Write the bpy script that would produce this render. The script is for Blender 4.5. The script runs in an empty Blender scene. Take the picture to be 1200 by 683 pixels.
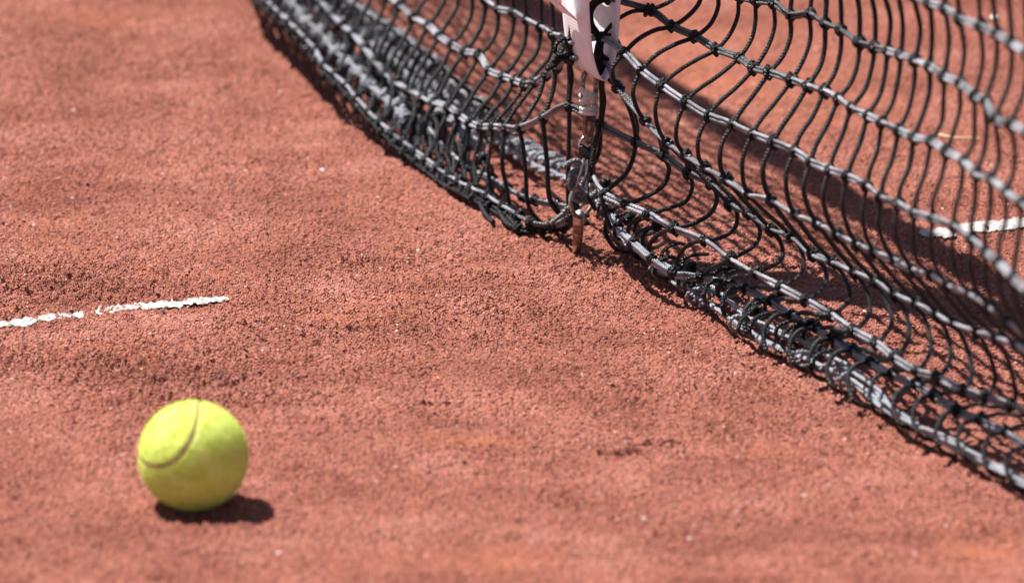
import bpy, math
import numpy as np
rng = np.random.default_rng(7)
sc = bpy.context.scene
COL = sc.collection

# ------------------------------------------------------------------ camera numbers
FPX = 8500.0                      # focal length in photo pixels (1200 wide)
PITCH = math.atan((341.5 + 1950) / FPX)
CAMH = 1.29
C0 = np.array([0, 0, CAMH]); FW = np.array([0, math.cos(PITCH), -math.sin(PITCH)])
UP = np.array([0, math.sin(PITCH), math.cos(PITCH)]); RT = np.array([1., 0, 0])

def ray(x, y):
    return RT * (x - 600) / FPX + FW + UP * (341.5 - y) / FPX
def at_z(x, y, z=0.0):
    d = ray(x, y); return C0 + d * ((z - CAMH) / d[2])
ANCHOR = at_z(677, 300)
TH = math.radians(20.7)
UD = np.array([math.sin(TH), -math.cos(TH), 0])      # along the net, towards the viewer's right
WD = np.array([math.cos(TH), math.sin(TH), 0])       # across the net, away to the right
def at_u(x, y, u, zmin=0.002):
    d = ray(x, y); o = C0 - ANCHOR
    t = (u - o @ UD) / (d @ UD); p = C0 + d * t
    return p if p[2] >= zmin else at_z(x, y, zmin)
def net(u, w, z):
    return ANCHOR + UD * u + WD * w + np.array([0, 0, z])

# ------------------------------------------------------------------ material helpers
def new_mat(name):
    m = bpy.data.materials.new(name); m.use_nodes = True
    nt = m.node_tree; b = nt.nodes['Principled BSDF']
    return m, nt, b
def N(nt, t, **kw):
    n = nt.nodes.new(t)
    for k, v in kw.items(): setattr(n, k, v)
    return n
def L(nt, a, b): nt.links.new(a, b)
def noise(nt, vec, scale, detail=3, rough=.55):
    n = N(nt, 'ShaderNodeTexNoise'); n.inputs['Scale'].default_value = scale
    n.inputs['Detail'].default_value = detail; n.inputs['Roughness'].default_value = rough
    if vec is not None: L(nt, vec, n.inputs['Vector'])
    return n.outputs['Fac']
def ramp(nt, fac, stops):
    r = N(nt, 'ShaderNodeValToRGB'); e = r.color_ramp.elements
    while len(e) < len(stops): e.new(.5)
    for i, (p, c) in enumerate(stops):
        e[i].position = p; e[i].color = (*c, 1) if len(c) == 3 else c
    L(nt, fac, r.inputs['Fac']); return r.outputs['Color']
def mix(nt, fac, a, b, mode='MIX'):
    m = N(nt, 'ShaderNodeMix', data_type='RGBA', blend_type=mode)
    for s, v in ((m.inputs['Factor'], fac), (m.inputs['A'], a), (m.inputs['B'], b)):
        if hasattr(v, 'is_output'): L(nt, v, s)
        elif isinstance(v, (int, float)): s.default_value = v
        else: s.default_value = (*v, 1)
    return m.outputs['Result']
def math_(nt, op, a, b=None):
    m = N(nt, 'ShaderNodeMath', operation=op)
    for i, v in enumerate((a, b)):
        if v is None: continue
        if hasattr(v, 'is_output'): L(nt, v, m.inputs[i])
        else: m.inputs[i].default_value = v
    return m.outputs[0]
def bump(nt, b, h, strength, dist):
    n = N(nt, 'ShaderNodeBump'); n.inputs['Strength'].default_value = strength
    n.inputs['Distance'].default_value = dist; L(nt, h, n.inputs['Height'])
    L(nt, n.outputs['Normal'], b.inputs['Normal'])

# clay
m_clay, nt, b = new_mat('clay')
co = N(nt, 'ShaderNodeTexCoord').outputs['Object']
att = N(nt, 'ShaderNodeAttribute', attribute_name='packed').outputs['Fac']
g1 = noise(nt, co, 11, 5, .65); g2 = noise(nt, co, 420, 3, .7); g3 = noise(nt, co, 60, 3)
base = ramp(nt, g1, [(.33, (.22, .062, .037)), (.52, (.33, .108, .072)), (.70, (.43, .168, .124))])
base = mix(nt, math_(nt, 'MULTIPLY', math_(nt, 'SUBTRACT', g3, .35), 1.2), base, (.25, .072, .042))
grain = ramp(nt, g2, [(.30, (.42, .34, .33)), (.5, (1, 1, 1)), (.68, (1.5, 1.6, 1.65))])
base = mix(nt, .8, base, grain, 'MULTIPLY')
base = mix(nt, math_(nt, 'MULTIPLY', att, .75), base, (.42, .130, .062))
vo = N(nt, 'ShaderNodeTexVoronoi'); vo.inputs['Scale'].default_value = 260; L(nt, co, vo.inputs['Vector'])
spx = N(nt, 'ShaderNodeSeparateColor'); L(nt, vo.outputs['Color'], spx.inputs[0])
pale = math_(nt, 'MULTIPLY', math_(nt, 'GREATER_THAN', spx.outputs[0], .996), math_(nt, 'LESS_THAN', vo.outputs['Distance'], .42))
base = mix(nt, pale, base, (.55, .40, .35))
L(nt, base, b.inputs['Base Color'])
b.inputs['Roughness'].default_value = .82; b.inputs['Specular IOR Level'].default_value = .35
vg = N(nt, 'ShaderNodeTexVoronoi'); vg.inputs['Scale'].default_value = 620; L(nt, co, vg.inputs['Vector'])
hh = math_(nt, 'ADD', math_(nt, 'MULTIPLY', vg.outputs['Distance'], -.9), math_(nt, 'MULTIPLY', noise(nt, co, 950, 1), .5))
bump(nt, b, hh, 1.0, .0021)

# crumbs of clay
m_crumb, nt, b = new_mat('clay_crumbs')
gi = N(nt, 'ShaderNodeTexCoord').outputs['Object']
c = ramp(nt, noise(nt, gi, 420, 1), [(.34, (.11, .032, .022)), (.5, (.33, .11, .072)), (.66, (.60, .32, .24))])
L(nt, c, b.inputs['Base Color']); b.inputs['Roughness'].default_value = .6; b.inputs['Specular IOR Level'].default_value = .5

# net cord: black braided nylon
def cord_mat(name, base, rough, spec, pitch, bs=.8, sunlit=False):
    m, nt, b = new_mat(name)
    uv = N(nt, 'ShaderNodeUVMap'); uv.uv_map = 'UVMap'
    s = N(nt, 'ShaderNodeSeparateXYZ'); L(nt, uv.outputs['UV'], s.inputs[0])
    k = 2 * math.pi / pitch
    def w(sign):
        a = math_(nt, 'ADD', math_(nt, 'MULTIPLY', s.outputs['X'], k), math_(nt, 'MULTIPLY', s.outputs['Y'], sign * 2 * math.pi * 3))
        return math_(nt, 'SINE', a)
    br = math_(nt, 'MAXIMUM', w(1), w(-1))
    gc = N(nt, 'ShaderNodeTexCoord').outputs['Object']
    br = math_(nt, 'ADD', br, math_(nt, 'MULTIPLY', noise(nt, gc, 1800, 2), 1.2))
    bump(nt, b, br, bs, .00035)
    dn = noise(nt, gc, 55, 4, .65)
    col = mix(nt, ramp(nt, dn, [(.55, (0, 0, 0)), (.8, (.35, .35, .35))]), base, (.10, .055, .045))
    if sunlit:
        wa = N(nt, 'ShaderNodeAttribute', attribute_name='sunlit').outputs['Fac']
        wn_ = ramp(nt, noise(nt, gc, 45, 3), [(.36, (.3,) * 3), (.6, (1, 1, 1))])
        col = mix(nt, math_(nt, 'MULTIPLY', wa, wn_), (.014, .015, .019), col)  # painted sunlight: black to grey along the row, broken up by random patches
    L(nt, col, b.inputs['Base Color'])
    rr = ramp(nt, noise(nt, gc, 700, 2), [(.3, (rough - .1,) * 3), (.7, (rough + .12,) * 3)])
    L(nt, rr, b.inputs['Roughness'])
    b.inputs['Specular IOR Level'].default_value = spec; b.inputs['IOR'].default_value = 1.6
    return m
m_cord = cord_mat('black_cord', (.007, .0075, .010), .34, .25, .0024, 1.0)
m_sunlit = cord_mat('sunlit_grey_cord', (.36, .365, .41), .32, .8, .0024, 1.0, True)  # same black cord, its sunlit look put into a grey base colour
m_rope = cord_mat('grey_rope', (.27, .28, .32), .45, .8, .0032, 1.0)
m_fold = cord_mat('sunlit_fold_cord', (.20, .205, .235), .45, .8, .0026, 1.0)  # pale grey paints the heap's sunlit highlights into the cord colour
m_lash = cord_mat('lashing_cord', (.10, .10, .11), .45, .7, .0025, .8)
m_wcord = cord_mat('white_cord', (.62, .60, .58), .6, .4, .0025, .6)

def plain(name, col, rough, metal=0, spec=.5, var=.25, scale=80, bmp=.0):
    m, nt, b = new_mat(name)
    gc = N(nt, 'ShaderNodeTexCoord').outputs['Object']
    n = noise(nt, gc, scale, 4, .6)
    L(nt, ramp(nt, n, [(.3, tuple(v * (1 - var) for v in col)), (.7, tuple(min(1, v * (1 + var)) for v in col))]), b.inputs['Base Color'])
    b.inputs['Roughness'].default_value = rough; b.inputs['Metallic'].default_value = metal
    b.inputs['Specular IOR Level'].default_value = spec
    if bmp: bump(nt, b, noise(nt, gc, scale * 5, 3), .7, bmp)
    return m
m_chalk = plain('white_line_paint', (.47, .41, .39), .7, var=.30, scale=260, bmp=.0008)
m_band = plain('white_band_canvas', (.75, .74, .73), .8, var=.05)
m_steel = plain('galvanised_steel', (.55, .56, .58), .30, .95, var=.3, scale=250, bmp=.0002)
m_dark = plain('dark_iron', (.05, .045, .045), .45, .6, var=.5, scale=250, bmp=.0003)
m_chip = plain('pale_chip', (.85, .80, .78), .25, var=.15, scale=500)
m_straw = plain('dry_straw', (.62, .48, .26), .6, var=.2, scale=300)
# rusty brass link
m_rust, nt, b = new_mat('rusty_metal')
gc = N(nt, 'ShaderNodeTexCoord').outputs['Object']
nn = noise(nt, gc, 330, 4, .65)
L(nt, ramp(nt, nn, [(.35, (.09, .045, .03)), (.5, (.21, .12, .08)), (.62, (.48, .43, .40))]), b.inputs['Base Color'])
L(nt, ramp(nt, nn, [(.45, (.1,) * 3), (.7, (.95,) * 3)]), b.inputs['Metallic'])
b.inputs['Roughness'].default_value = .42; bump(nt, b, nn, .6, .0005)
# strap webbing
m_strap, nt, b = new_mat('strap_webbing')
uv = N(nt, 'ShaderNodeUVMap'); uv.uv_map = 'UVMap'
s = N(nt, 'ShaderNodeSeparateXYZ'); L(nt, uv.outputs['UV'], s.inputs[0])
wv = math_(nt, 'ADD', math_(nt, 'SINE', math_(nt, 'MULTIPLY', s.outputs['X'], 2 * math.pi / .0022)),
           math_(nt, 'MULTIPLY', math_(nt, 'SINE', math_(nt, 'MULTIPLY', s.outputs['Y'], 2 * math.pi * 12)), .5))
bump(nt, b, wv, .25, .00012)
gc = N(nt, 'ShaderNodeTexCoord').outputs['Object']
L(nt, ramp(nt, noise(nt, gc, 70, 4), [(.3, (.76, .66, .68)), (.6, (.84, .79, .81))]), b.inputs['Base Color'])
b.inputs['Roughness'].default_value = .75
# ball
m_felt, nt, b = new_mat('tennis_felt')
gc = N(nt, 'ShaderNodeTexCoord').outputs['Object']
f1 = noise(nt, gc, 90, 4, .65)
fc = ramp(nt, f1, [(.32, (.62, .72, .12)), (.5, (.73, .83, .18)), (.7, (.80, .88, .28))])
sp = N(nt, 'ShaderNodeSeparateXYZ'); L(nt, gc, sp.inputs[0])
dirt = math_(nt, 'MULTIPLY', ramp(nt, math_(nt, 'ADD', noise(nt, gc, 45, 3), math_(nt, 'MULTIPLY', sp.outputs['Z'], -4.5)), [(.52, (0, 0, 0)), (.78, (1, 1, 1))]), .18)
fc = mix(nt, dirt, fc, (.42, .25, .06))
L(nt, fc, b.inputs['Base Color']); b.inputs['Roughness'].default_value = .95
b.inputs['Specular IOR Level'].default_value = .1
b.inputs['Sheen Weight'].default_value = .6; b.inputs['Sheen Roughness'].default_value = .5
b.inputs['Sheen Tint'].default_value = (.9, 1, .5, 1)
bump(nt, b, math_(nt, 'ADD', noise(nt, gc, 420, 3), noise(nt, gc, 130, 2)), .6, .0010)
m_seam = plain('ball_seam_rubber', (.30, .15, .09), .8, var=.2, scale=200)

# ------------------------------------------------------------------ mesh helpers
def link(name, V, F, mat, parent=None, smooth=True, uvs=None):
    """V Nx3, F MxK (all faces same size) or list of such arrays"""
    me = bpy.data.meshes.new(name)
    V = np.asarray(V, np.float32)
    Fs = F if isinstance(F, list) else [F]
    Fs = [np.asarray(f, np.int32) for f in Fs if len(f)]
    loops = np.concatenate([f.ravel() for f in Fs])
    tot = np.concatenate([np.full(len(f), f.shape[1], np.int32) for f in Fs])
    start = np.concatenate([[0], np.cumsum(tot)[:-1]]).astype(np.int32)
    me.vertices.add(len(V)); me.vertices.foreach_set('co', V.ravel())
    me.loops.add(len(loops)); me.loops.foreach_set('vertex_index', loops)
    me.polygons.add(len(tot)); me.polygons.foreach_set('loop_start', start)
    me.polygons.foreach_set('loop_total', tot)
    me.polygons.foreach_set('use_smooth', np.full(len(tot), smooth))
    if uvs is not None:
        l = me.uv_layers.new(name='UVMap'); l.data.foreach_set('uv', np.asarray(uvs, np.float32)[loops].ravel())
    me.update(calc_edges=True); me.validate()
    me.materials.append(mat)
    o = bpy.data.objects.new(name, me); COL.objects.link(o)
    if parent is not None:
        o.parent = parent
        o.matrix_parent_inverse = __import__('mathutils').Matrix.Translation(parent.location).inverted()
    return o
def thing(name, label, cat, loc, group=None):
    o = bpy.data.objects.new(name, None); COL.objects.link(o); o.location = tuple(loc)
    o.empty_display_size = .02
    o['label'] = label; o['category'] = cat
    if group: o['group'] = group
    return o

class MB:
    def __init__(s): s.V = []; s.F = []; s.T = []; s.uv = []; s.n = 0
    def add(s, V, F, uv=None):
        V = np.asarray(V, float); F = np.asarray(F)
        (s.F if F.shape[1] == 4 else s.T).append(F + s.n)
        s.V.append(V); s.uv.append(np.zeros((len(V), 2)) if uv is None else uv); s.n += len(V)
    def build(s, name, mat, parent=None, smooth=True):
        Fs = []
        if s.F: Fs.append(np.concatenate(s.F))
        if s.T: Fs.append(np.concatenate(s.T))
        return link(name, np.concatenate(s.V), Fs, mat, parent, smooth, np.concatenate(s.uv))
    def tube(s, P, r, sides=8, closed=False, caps=True):
        P = np.asarray(P, float); n = len(P)
        r = np.full(n, r) if np.isscalar(r) else np.asarray(r, float)
        if closed: T = np.roll(P, -1, 0) - np.roll(P, 1, 0)
        else: T = np.gradient(P, axis=0)
        T /= np.linalg.norm(T, axis=1)[:, None] + 1e-12
        a = np.array([0, 0, 1.]) if abs(T[0][2]) < .8 else np.array([1., 0, 0])
        nr = np.cross(T[0], a); nr /= np.linalg.norm(nr); NR = [nr]
        for i in range(1, n):
            v = NR[-1] - T[i] * (NR[-1] @ T[i]); v /= np.linalg.norm(v) + 1e-12; NR.append(v)
        NR = np.array(NR); B = np.cross(T, NR)
        ang = np.linspace(0, 2 * np.pi, sides + 1)[:-1] if False else np.linspace(0, 2 * np.pi, sides + 1)
        ca, sa = np.cos(ang), np.sin(ang); m = sides + 1
        V = P[:, None, :] + r[:, None, None] * (ca[None, :, None] * NR[:, None, :] + sa[None, :, None] * B[:, None, :])
        ln = np.concatenate([[0], np.cumsum(np.linalg.norm(np.diff(P, axis=0), axis=1))])
        uv = np.stack([np.repeat(ln, m), np.tile(ang / (2 * np.pi), n)], 1)
        i = np.arange(n if closed else n - 1)[:, None]; j = np.arange(sides)[None, :]
        i2 = (i + 1) % n
        F = np.stack([i * m + j, i * m + j + 1, i2 * m + j + 1, i2 * m + j], -1).reshape(-1, 4)
        s.add(V.reshape(-1, 3), F, uv)
        if caps and not closed:
            for k, fl in ((0, 1), (n - 1, -1)):
                c = np.vstack([V[k][:-1], P[k] - T[k] * fl * r[k] * .5]); q = np.arange(sides)
                f = np.stack([np.full(sides, sides), (q + 1) % sides, q], 1)
                if fl < 0: f = f[:, ::-1]
                s.add(c, f, np.tile([[ln[k], 0]], (sides + 1, 1)))

def spline(P, k=8, closed=False):
    P = np.asarray(P, float)
    if len(P) < 3 and not closed:
        t = np.linspace(0, 1, k + 1)[:, None]; return P[0] * (1 - t) + P[-1] * t
    Q = np.vstack([P[-1], P, P[0], P[1]]) if closed else np.vstack([2 * P[0] - P[1], P, 2 * P[-1] - P[-2]])
    out = []; t = np.linspace(0, 1, k + 1)[:-1][:, None]
    for i in range(1, len(Q) - 2):
        p0, p1, p2, p3 = Q[i - 1:i + 3]
        # centripetal-ish tangents scaled by chord keep loops tidy
        d = np.linalg.norm(p2 - p1) + 1e-9
        m1 = (p2 - p0) / (np.linalg.norm(p1 - p0) + d) * d; m2 = (p3 - p1) / (np.linalg.norm(p3 - p2) + d) * d
        out.append((2 * t**3 - 3 * t**2 + 1) * p1 + (t**3 - 2 * t**2 + t) * m1 + (-2 * t**3 + 3 * t**2) * p2 + (t**3 - t**2) * m2)
    r = np.vstack(out)
    return r if closed else np.vstack([r, P[-1:]])
def polyat(P, x):
    P = np.asarray(P, float); o = np.argsort(P[:, 0]); return np.interp(x, P[o, 0], P[o, 1])

# ------------------------------------------------------------------ ground
def vnoise(shape, cells, seed, ext):
    """smooth value noise sampled on arrays X,Y (metres) with lattice size `cells`"""
    X, Y = shape
    r = np.random.default_rng(seed); G = r.random((512, 512)).astype(np.float32) * 2 - 1
    a = X / cells; bb = Y / cells
    i = np.floor(a).astype(int); j = np.floor(bb).astype(int)
    fx = (a - i); fy = (bb - j); fx = fx * fx * (3 - 2 * fx); fy = fy * fy * (3 - 2 * fy)
    g = lambda p, q: G[p % 512, q % 512]
    return (g(i, j) * (1 - fx) + g(i + 1, j) * fx) * (1 - fy) + (g(i, j + 1) * (1 - fx) + g(i + 1, j + 1) * fx) * fy

patches = [  # image spots of loosened, lumpy clay: px, py, rx, ry (px), strength
    (40, 335, 150, 30, 1.0), (70, 425, 180, 26, .9), (210, 440, 130, 40, .8), (400, 385, 130, 34, .55), (440, 305, 70, 14, .7),
    (330, 470, 60, 18, .4), (620, 360, 140, 40, .35), (860, 450, 120, 50, .3), (350, 330, 80, 10, .5), (30, 60, 120, 30, .3), (700, 320, 80, 16, .6)]
packs = [(550, 513, 60, 6, .8), (570, 655, 110, 14, .7), (880, 525, 60, 6, .6), (440, 652, 90, 6, .4), (80, 412, 70, 8, .6), (1160, 650, 70, 20, .5), (400, 376, 60, 5, .5),
         (800, 60, 120, 50, .5), (950, 90, 90, 50, .4), (560, 90, 80, 60, .3), (500, 320, 60, 8, .3), (120, 20, 90, 14, .4), (690, 330, 60, 8, .3)]
def blob(X, Y, spots):
    a = np.zeros_like(X)
    for px, py, rx, ry, s in spots:
        p = at_z(px, py); e = at_z(px + rx, py); g = at_z(px, py - ry)
        sx = e[0] - p[0]; sy = g[1] - p[1]
        a = np.maximum(a, s * np.exp(-(((X - p[0]) / sx) ** 2 + ((Y - p[1]) / sy) ** 2)))
    return a
def masks(X, Y):
    n = vnoise((X, Y), .035, 31, 0) * .5 + vnoise((X, Y), .013, 32, 0) * .35
    r = np.clip(.25 + blob(X, Y, patches) * 1.1 + n * .35, 0.05, 1.3)
    k = blob(X, Y, packs); k = np.clip(k * (1 + n * .9) - .05 + np.clip(vnoise((X, Y), .11, 35, 0) + n * .7 - .55, 0, 1) * .6, 0, 1)
    return r, k
slits = [(738, 526, 28, 3.2), (757, 515, 20, 2.8), (708, 527, 7, 3.0), (790, 511, 14, 1.6), (520, 470, 30, 1.2)]
def height(X, Y):
    r, k = masks(X, Y)
    h = vnoise((X, Y), .28, 1, 0) * .0022 + vnoise((X, Y), .09, 2, 0) * .0012 + vnoise((X, Y), .035, 3, 0) * .0009
    h += vnoise((X * .22 + .05 * Y, Y * 1.3), .024, 8, 0) * .0021 + np.abs(vnoise((X * .3 - .04 * Y, Y), .05, 9, 0)) * -.0028
    h += vnoise((X + .3 * Y, Y), .014, 4, 0) * .0012 * (.35 + 1.1 * r)
    h += vnoise((X, Y), .0065, 5, 0) * .0012 * (.2 + 1.3 * r) * (1 - .7 * k)
    h += np.abs(vnoise((X, Y), .0036, 6, 0)) * .0036 * (.3 + 1.0 * r) * (1 - .7 * k)
    h += vnoise((X * .9 + Y * .3, Y * .9 - X * .3), .0021, 7, 0) * .0017 * (.55 + .7 * r) * (1 - .7 * k)
    for px, py, rx, ry in slits:
        p = at_z(px, py); e = at_z(px + rx, py)[0] - p[0]; g = at_z(px, py - ry)[1] - p[1]
        q = ((X - p[0]) / e) ** 2 + ((Y - p[1] - (X - p[0]) * .35) / g) ** 2
        h -= .0085 * np.exp(-q ** 2); h += .0012 * np.exp(-((np.sqrt(q) - 1.5) / .4) ** 2)
    # clay swept flat where the ball and the peg stand
    return h
def grow(a, step, end, f=1.25):
    out = []; s = step
    while abs(a) < end or (a > 0) != (end > 0):
        s *= f; a = a + s
        out.append(a)
        if a >= end: break
    return np.array(out)
dx, dy = .00085, .00105
xs = np.arange(-.46, .46, dx); ys = np.arange(4.12, 6.25, dy)
xo = grow(xs[-1], dx, 400); xs = np.concatenate([-xo[::-1], xs, xo])
yo = grow(ys[-1], dy, 900); yi = ys[0] - (grow(0, dy, 400)); ys = np.concatenate([yi[::-1], ys, yo])
X, Y = np.meshgrid(xs, ys)
near = (np.abs(X) < .9) & (Y > 3.7) & (Y < 6.8)
fade = np.clip((.75 - np.abs(X)) / .25, 0, 1) * np.clip((Y - 3.8) / .3, 0, 1) * np.clip((6.7 - Y) / .4, 0, 1)
Z = height(X, Y) * np.where(near, fade, 0)
rm, km = masks(X, Y)
nx, ny = len(xs), len(ys)
i = np.arange(ny - 1)[:, None] * nx; j = np.arange(nx - 1)[None, :]
F = np.stack([i + j, i + j + 1, i + nx + j + 1, i + nx + j], -1).reshape(-1, 4)
ground = link('ground', np.stack([X, Y, Z], -1).reshape(-1, 3), F, m_clay)
a = ground.data.attributes.new('packed', 'FLOAT', 'POINT'); a.data.foreach_set('value', (km * (fade > 0)).astype(np.float32).ravel())
ground['kind'] = 'structure'
def gz(x, y): 
    x = np.asarray(x, float); y = np.asarray(y, float)
    f = np.clip((.75 - np.abs(x)) / .25, 0, 1) * np.clip((y - 3.8) / .3, 0, 1) * np.clip((6.7 - y) / .4, 0, 1)
    return height(x, y) * f

# crumbs: loose grains of clay lying all over the court
def polyblob(nv=8):
    return np.array([[1, 0, 0], [-1, 0, 0], [0, 1, 0], [0, -1, 0], [0, 0, 1], [0, 0, -1]], float), \
        np.array([[0, 2, 4], [2, 1, 4], [1, 3, 4], [3, 0, 4], [2, 0, 5], [1, 2, 5], [3, 1, 5], [0, 3, 5]])
def scatter(n, rfun, name, mat, seed, reject):
    r = np.random.default_rng(seed)
    x = r.uniform(-.45, .45, n); y = r.uniform(4.15, 6.2, n)
    keep = (np.abs(x) < y * .074) ; x, y = x[keep], y[keep]
    rm, km = masks(x, y); keep = r.random(len(x)) < reject(rm, km); x, y = x[keep], y[keep]
    s = rfun(r, len(x)); z = gz(x, y) + s * .25
    V0, F0 = polyblob(); k = len(x)
    V = V0[None] * (s[:, None, None] * r.uniform(.6, 1.25, (k, 6, 1))) + r.normal(0, .22, (k, 6, 3)) * s[:, None, None]
    a = r.uniform(0, 2 * np.pi, k); c, q = np.cos(a), np.sin(a)
    Vx = V[..., 0] * c[:, None] - V[..., 1] * q[:, None]; Vy = V[..., 0] * q[:, None] + V[..., 1] * c[:, None]
    V = np.stack([Vx + x[:, None], Vy + y[:, None], V[..., 2] * .8 + z[:, None]], -1).reshape(-1, 3)
    F = (F0[None] + (np.arange(k) * 6)[:, None, None]).reshape(-1, 3)
    o = link(name, V, F, mat, smooth=False); return o
o = scatter(420000, lambda r, n: r.uniform(.00035, .00085, n) + (r.random(n) < .04) * r.uniform(.0003, .0009, n), 'clay_crumbs', m_crumb, 3,
            lambda rm, km: np.clip(.15 + rm * .8, 0, 1) * (1 - .8 * km))
o['label'] = 'loose crumbs of red clay scattered all over the court'; o['category'] = 'clay crumbs'; o['kind'] = 'stuff'
o = scatter(450, lambda r, n: r.uniform(.0002, .00045, n), 'grit', m_chip, 5, lambda rm, km: 1)
o['label'] = 'tiny pale grains of grit glinting all over the red clay'; o['category'] = 'grit'; o['kind'] = 'stuff'

# centre line, half buried
def line_strip(segs, gapseed):
    mb = MB()
    for (x0, y0, x1, y1, hw) in segs:
        a = at_z(x0, y0); bb = at_z(x1, y1); d = bb - a; Ln = np.linalg.norm(d); d /= Ln; n = np.array([-d[1], d[0], 0])
        st = .0007; nu = int(Ln / st); nv = int(hw * 2.6 / st)
        U_, V_ = np.meshgrid(np.linspace(0, Ln, nu), np.linspace(-hw * 1.3, hw * 1.3, nv))
        px = a[0] + d[0] * U_ + n[0] * V_; py = a[1] + d[1] * U_ + n[1] * V_
        e = vnoise((px, py), .012, 51, 0) * .0016 + vnoise((px, py), .0022, 52, 0) * .0018
        endf = np.minimum(U_, Ln - U_) / .004 * .006
        keepv = (hw - np.abs(V_) + e + np.minimum(endf - .004, 0)) > 0
        keepv &= (vnoise((px, py), .006, 53, 0) + vnoise((px, py), .0025, 54, 0) * .9) < 1.25
        z = gz(px, py) * .55 + .0016 + vnoise((px, py), .003, 55, 0) * .0003
        Vv = np.stack([px, py, z], -1).reshape(-1, 3)
        i = np.arange(nv - 1)[:, None] * nu; j = np.arange(nu - 1)[None, :]
        F = np.stack([i + j, i + j + 1, i + nu + j + 1, i + nu + j], -1).reshape(-1, 4)
        kv = keepv.ravel(); F = F[kv[F].all(1)]
        if d[0] * 1 < 0: F = F[:, ::-1]
        mb.add(Vv, F)
    return mb
segs = [(-60, 386.5, 44, 378.8, .0080), (44, 378.3, 98, 372.2, .0070), (104, 370, 159, 363, .0085), (158, 362.8, 213, 357.6, .0075), (212, 357.2, 268, 353.6, .0050),
        (1079, 277, 1092, 276, .0085), (1093, 277, 1116, 273.5, .0105), (1124, 270.5, 1280, 255, .0135)]
o = line_strip(segs, 1).build('centre_line', m_chalk); o['kind'] = 'structure'

# ------------------------------------------------------------------ net data (photo pixels turned into 3-D points)
R = {}
R[4] = [(705,45),(732,62),(752,83),(776,101),(804,120),(831,136),(859,146),(882,157),(906,167),(931,177),(950,190),(972,199),(993,207),(1016,218),(1033,232),(1052,239),(1071,250),(1093,256),(1118,266),(1139,281),(1156,296),(1171,308),(1187,326),(1206,343)]
R[3] = [(761,12),(788,31),(815,43),(840,58),(866,68),(884,80),(902,85),(928,94),(947,101),(966,107),(983,116),(998,127),(1017,136),(1034,144),(1054,153),(1071,161),(1092,166),(1110,178),(1130,189),(1144,204),(1162,210),(1180,225),(1199,239)]
R[2] = [(803,-22),(822,-15),(842,-11),(866,-4),(886,1),(907,4),(926,18),(949,17),(967,28),(986,35),(1007,50),(1025,56),(1040,60),(1056,65),(1073,71),(1090,78),(1107,90),(1125,98),(1143,113),(1155,119),(1167,140),(1186,146),(1206,157)]
R[1] = [(812,-80),(836,-76),(856,-72),(872,-68),(892,-64),(907,-60),(926,-52),(946,-50),(962,-42),(980,-36),(1000,-25),(1018,-20),(1034,-15),(1052,-12),(1071,-5),(1090,4),(1108,10),(1125,22),(1149,31),(1168,40),(1186,51),(1204,63)]
R[5] = [(708,72),(724,102),(756,142),(782,168),(803,182),(826,197),(851,210),(877,228),(904,235),(932,252),(958,262),(981,276),(1005,287),(1025,296),(1048,306),(1070,317),(1092,323),(1112,336),(1137,345),(1160,360),(1182,378),(1205,395)]
R[6] = [(704,147),(745,167),(777,182),(807,203),(833,216),(855,239),(877,251),(904,269),(928,277),(953,298),(976,307),(1003,320),(1026,330),(1050,346),(1075,357),(1099,370),(1119,380),(1146,390),(1168,397),(1190,405),(1212,414)]
R[7] = [(690,206),(708,228),(733,240),(760,251),(790,268),(826,282),(856,303),(885,320),(914,336),(944,352),(974,369),(1000,387),(1027,402),(1048,419),(1074,435),(1099,442),(1129,457),(1155,465),(1185,474),(1213,487)]
R[8] = [(698,225),(712,248),(724,266),(742,284),(764,303),(790,319),(822,324),(850,330),(875,338),(905,353),(929,369),(958,385),(979,397),(1000,410),(1022,424),(1046,437),(1074,450),(1096,463),(1123,481),(1149,491),(1179,505),(1206,523)]
Lf = {}
Lf[1] = [(668,50),(667,47),(665,45),(662,43),(649,41),(634,32),(617,24),(602,15),(584,11),(569,-1),(553,-12),(537,-22)]
Lf[2] = [(667,69),(652,79),(640,88),(628,96),(616,99),(603,95),(590,90),(573,83),(562,65),(545,61),(530,53),(515,43),(502,30),(485,21),(469,7),(455,-4),(441,-16)]
Lf[3] = [(667,125),(637,138),(610,150),(593,150),(579,149),(566,149),(552,145),(539,136),(527,126),(508,120),(496,115),(481,106),(464,97),(453,87),(440,73),(428,57),(415,41),(403,31),(390,18),(378,4)]
L4p = [(290,-26),(315,4),(336,22),(354,42),(367,57),(381,79),(407,102),(431,130),(458,157),(490,181),(523,206),(552,220),(571,230),(589,241),(610,254),(623,262),(650,264),(672,252)]
L4x = [668,648,622,608,590,572,553,538,526,513,499,486,472,459,446,433,419,406,392,380,369,359,350,341,331,322]
L4bp = [(330,-20),(352,8),(380,35),(420,68),(445,88),(472,115),(485,130),(505,154),(526,177),(545,195),(572,207),(600,225),(640,240),(672,240)]
L6p = [(335,-40),(380,-5),(420,20),(440,32),(460,46),(480,60),(500,76),(520,94),(545,116),(570,140),(595,162),(616,176),(637,188),(664,198),(690,212)]
def lin_ext(P, n):
    P = [tuple(map(float, q)) for q in P]
    d = ((P[-1][0] - P[-5][0]) / 4, (P[-1][1] - P[-5][1]) / 4)
    k = 0
    while len(P) < n:
        k += 1; P.append((P[-1][0] + d[0] + 2 * math.sin(k * 2.1), P[-1][1] + d[1] + 1.5 * math.sin(k * 1.3)))
    return P
NR_, NL_ = 31, 30
for k in R: R[k] = lin_ext(R[k], NR_ + (1 if k >= 6 else 0))
for k in Lf: Lf[k] = lin_ext(Lf[k], NL_)
ur = lambda j: .012 + .034 * j
um = lambda m: .012 + .034 * (m - np.clip((m - 3) / 5, 0, 1))
ul = lambda p: -.012 - .034 * p
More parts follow.
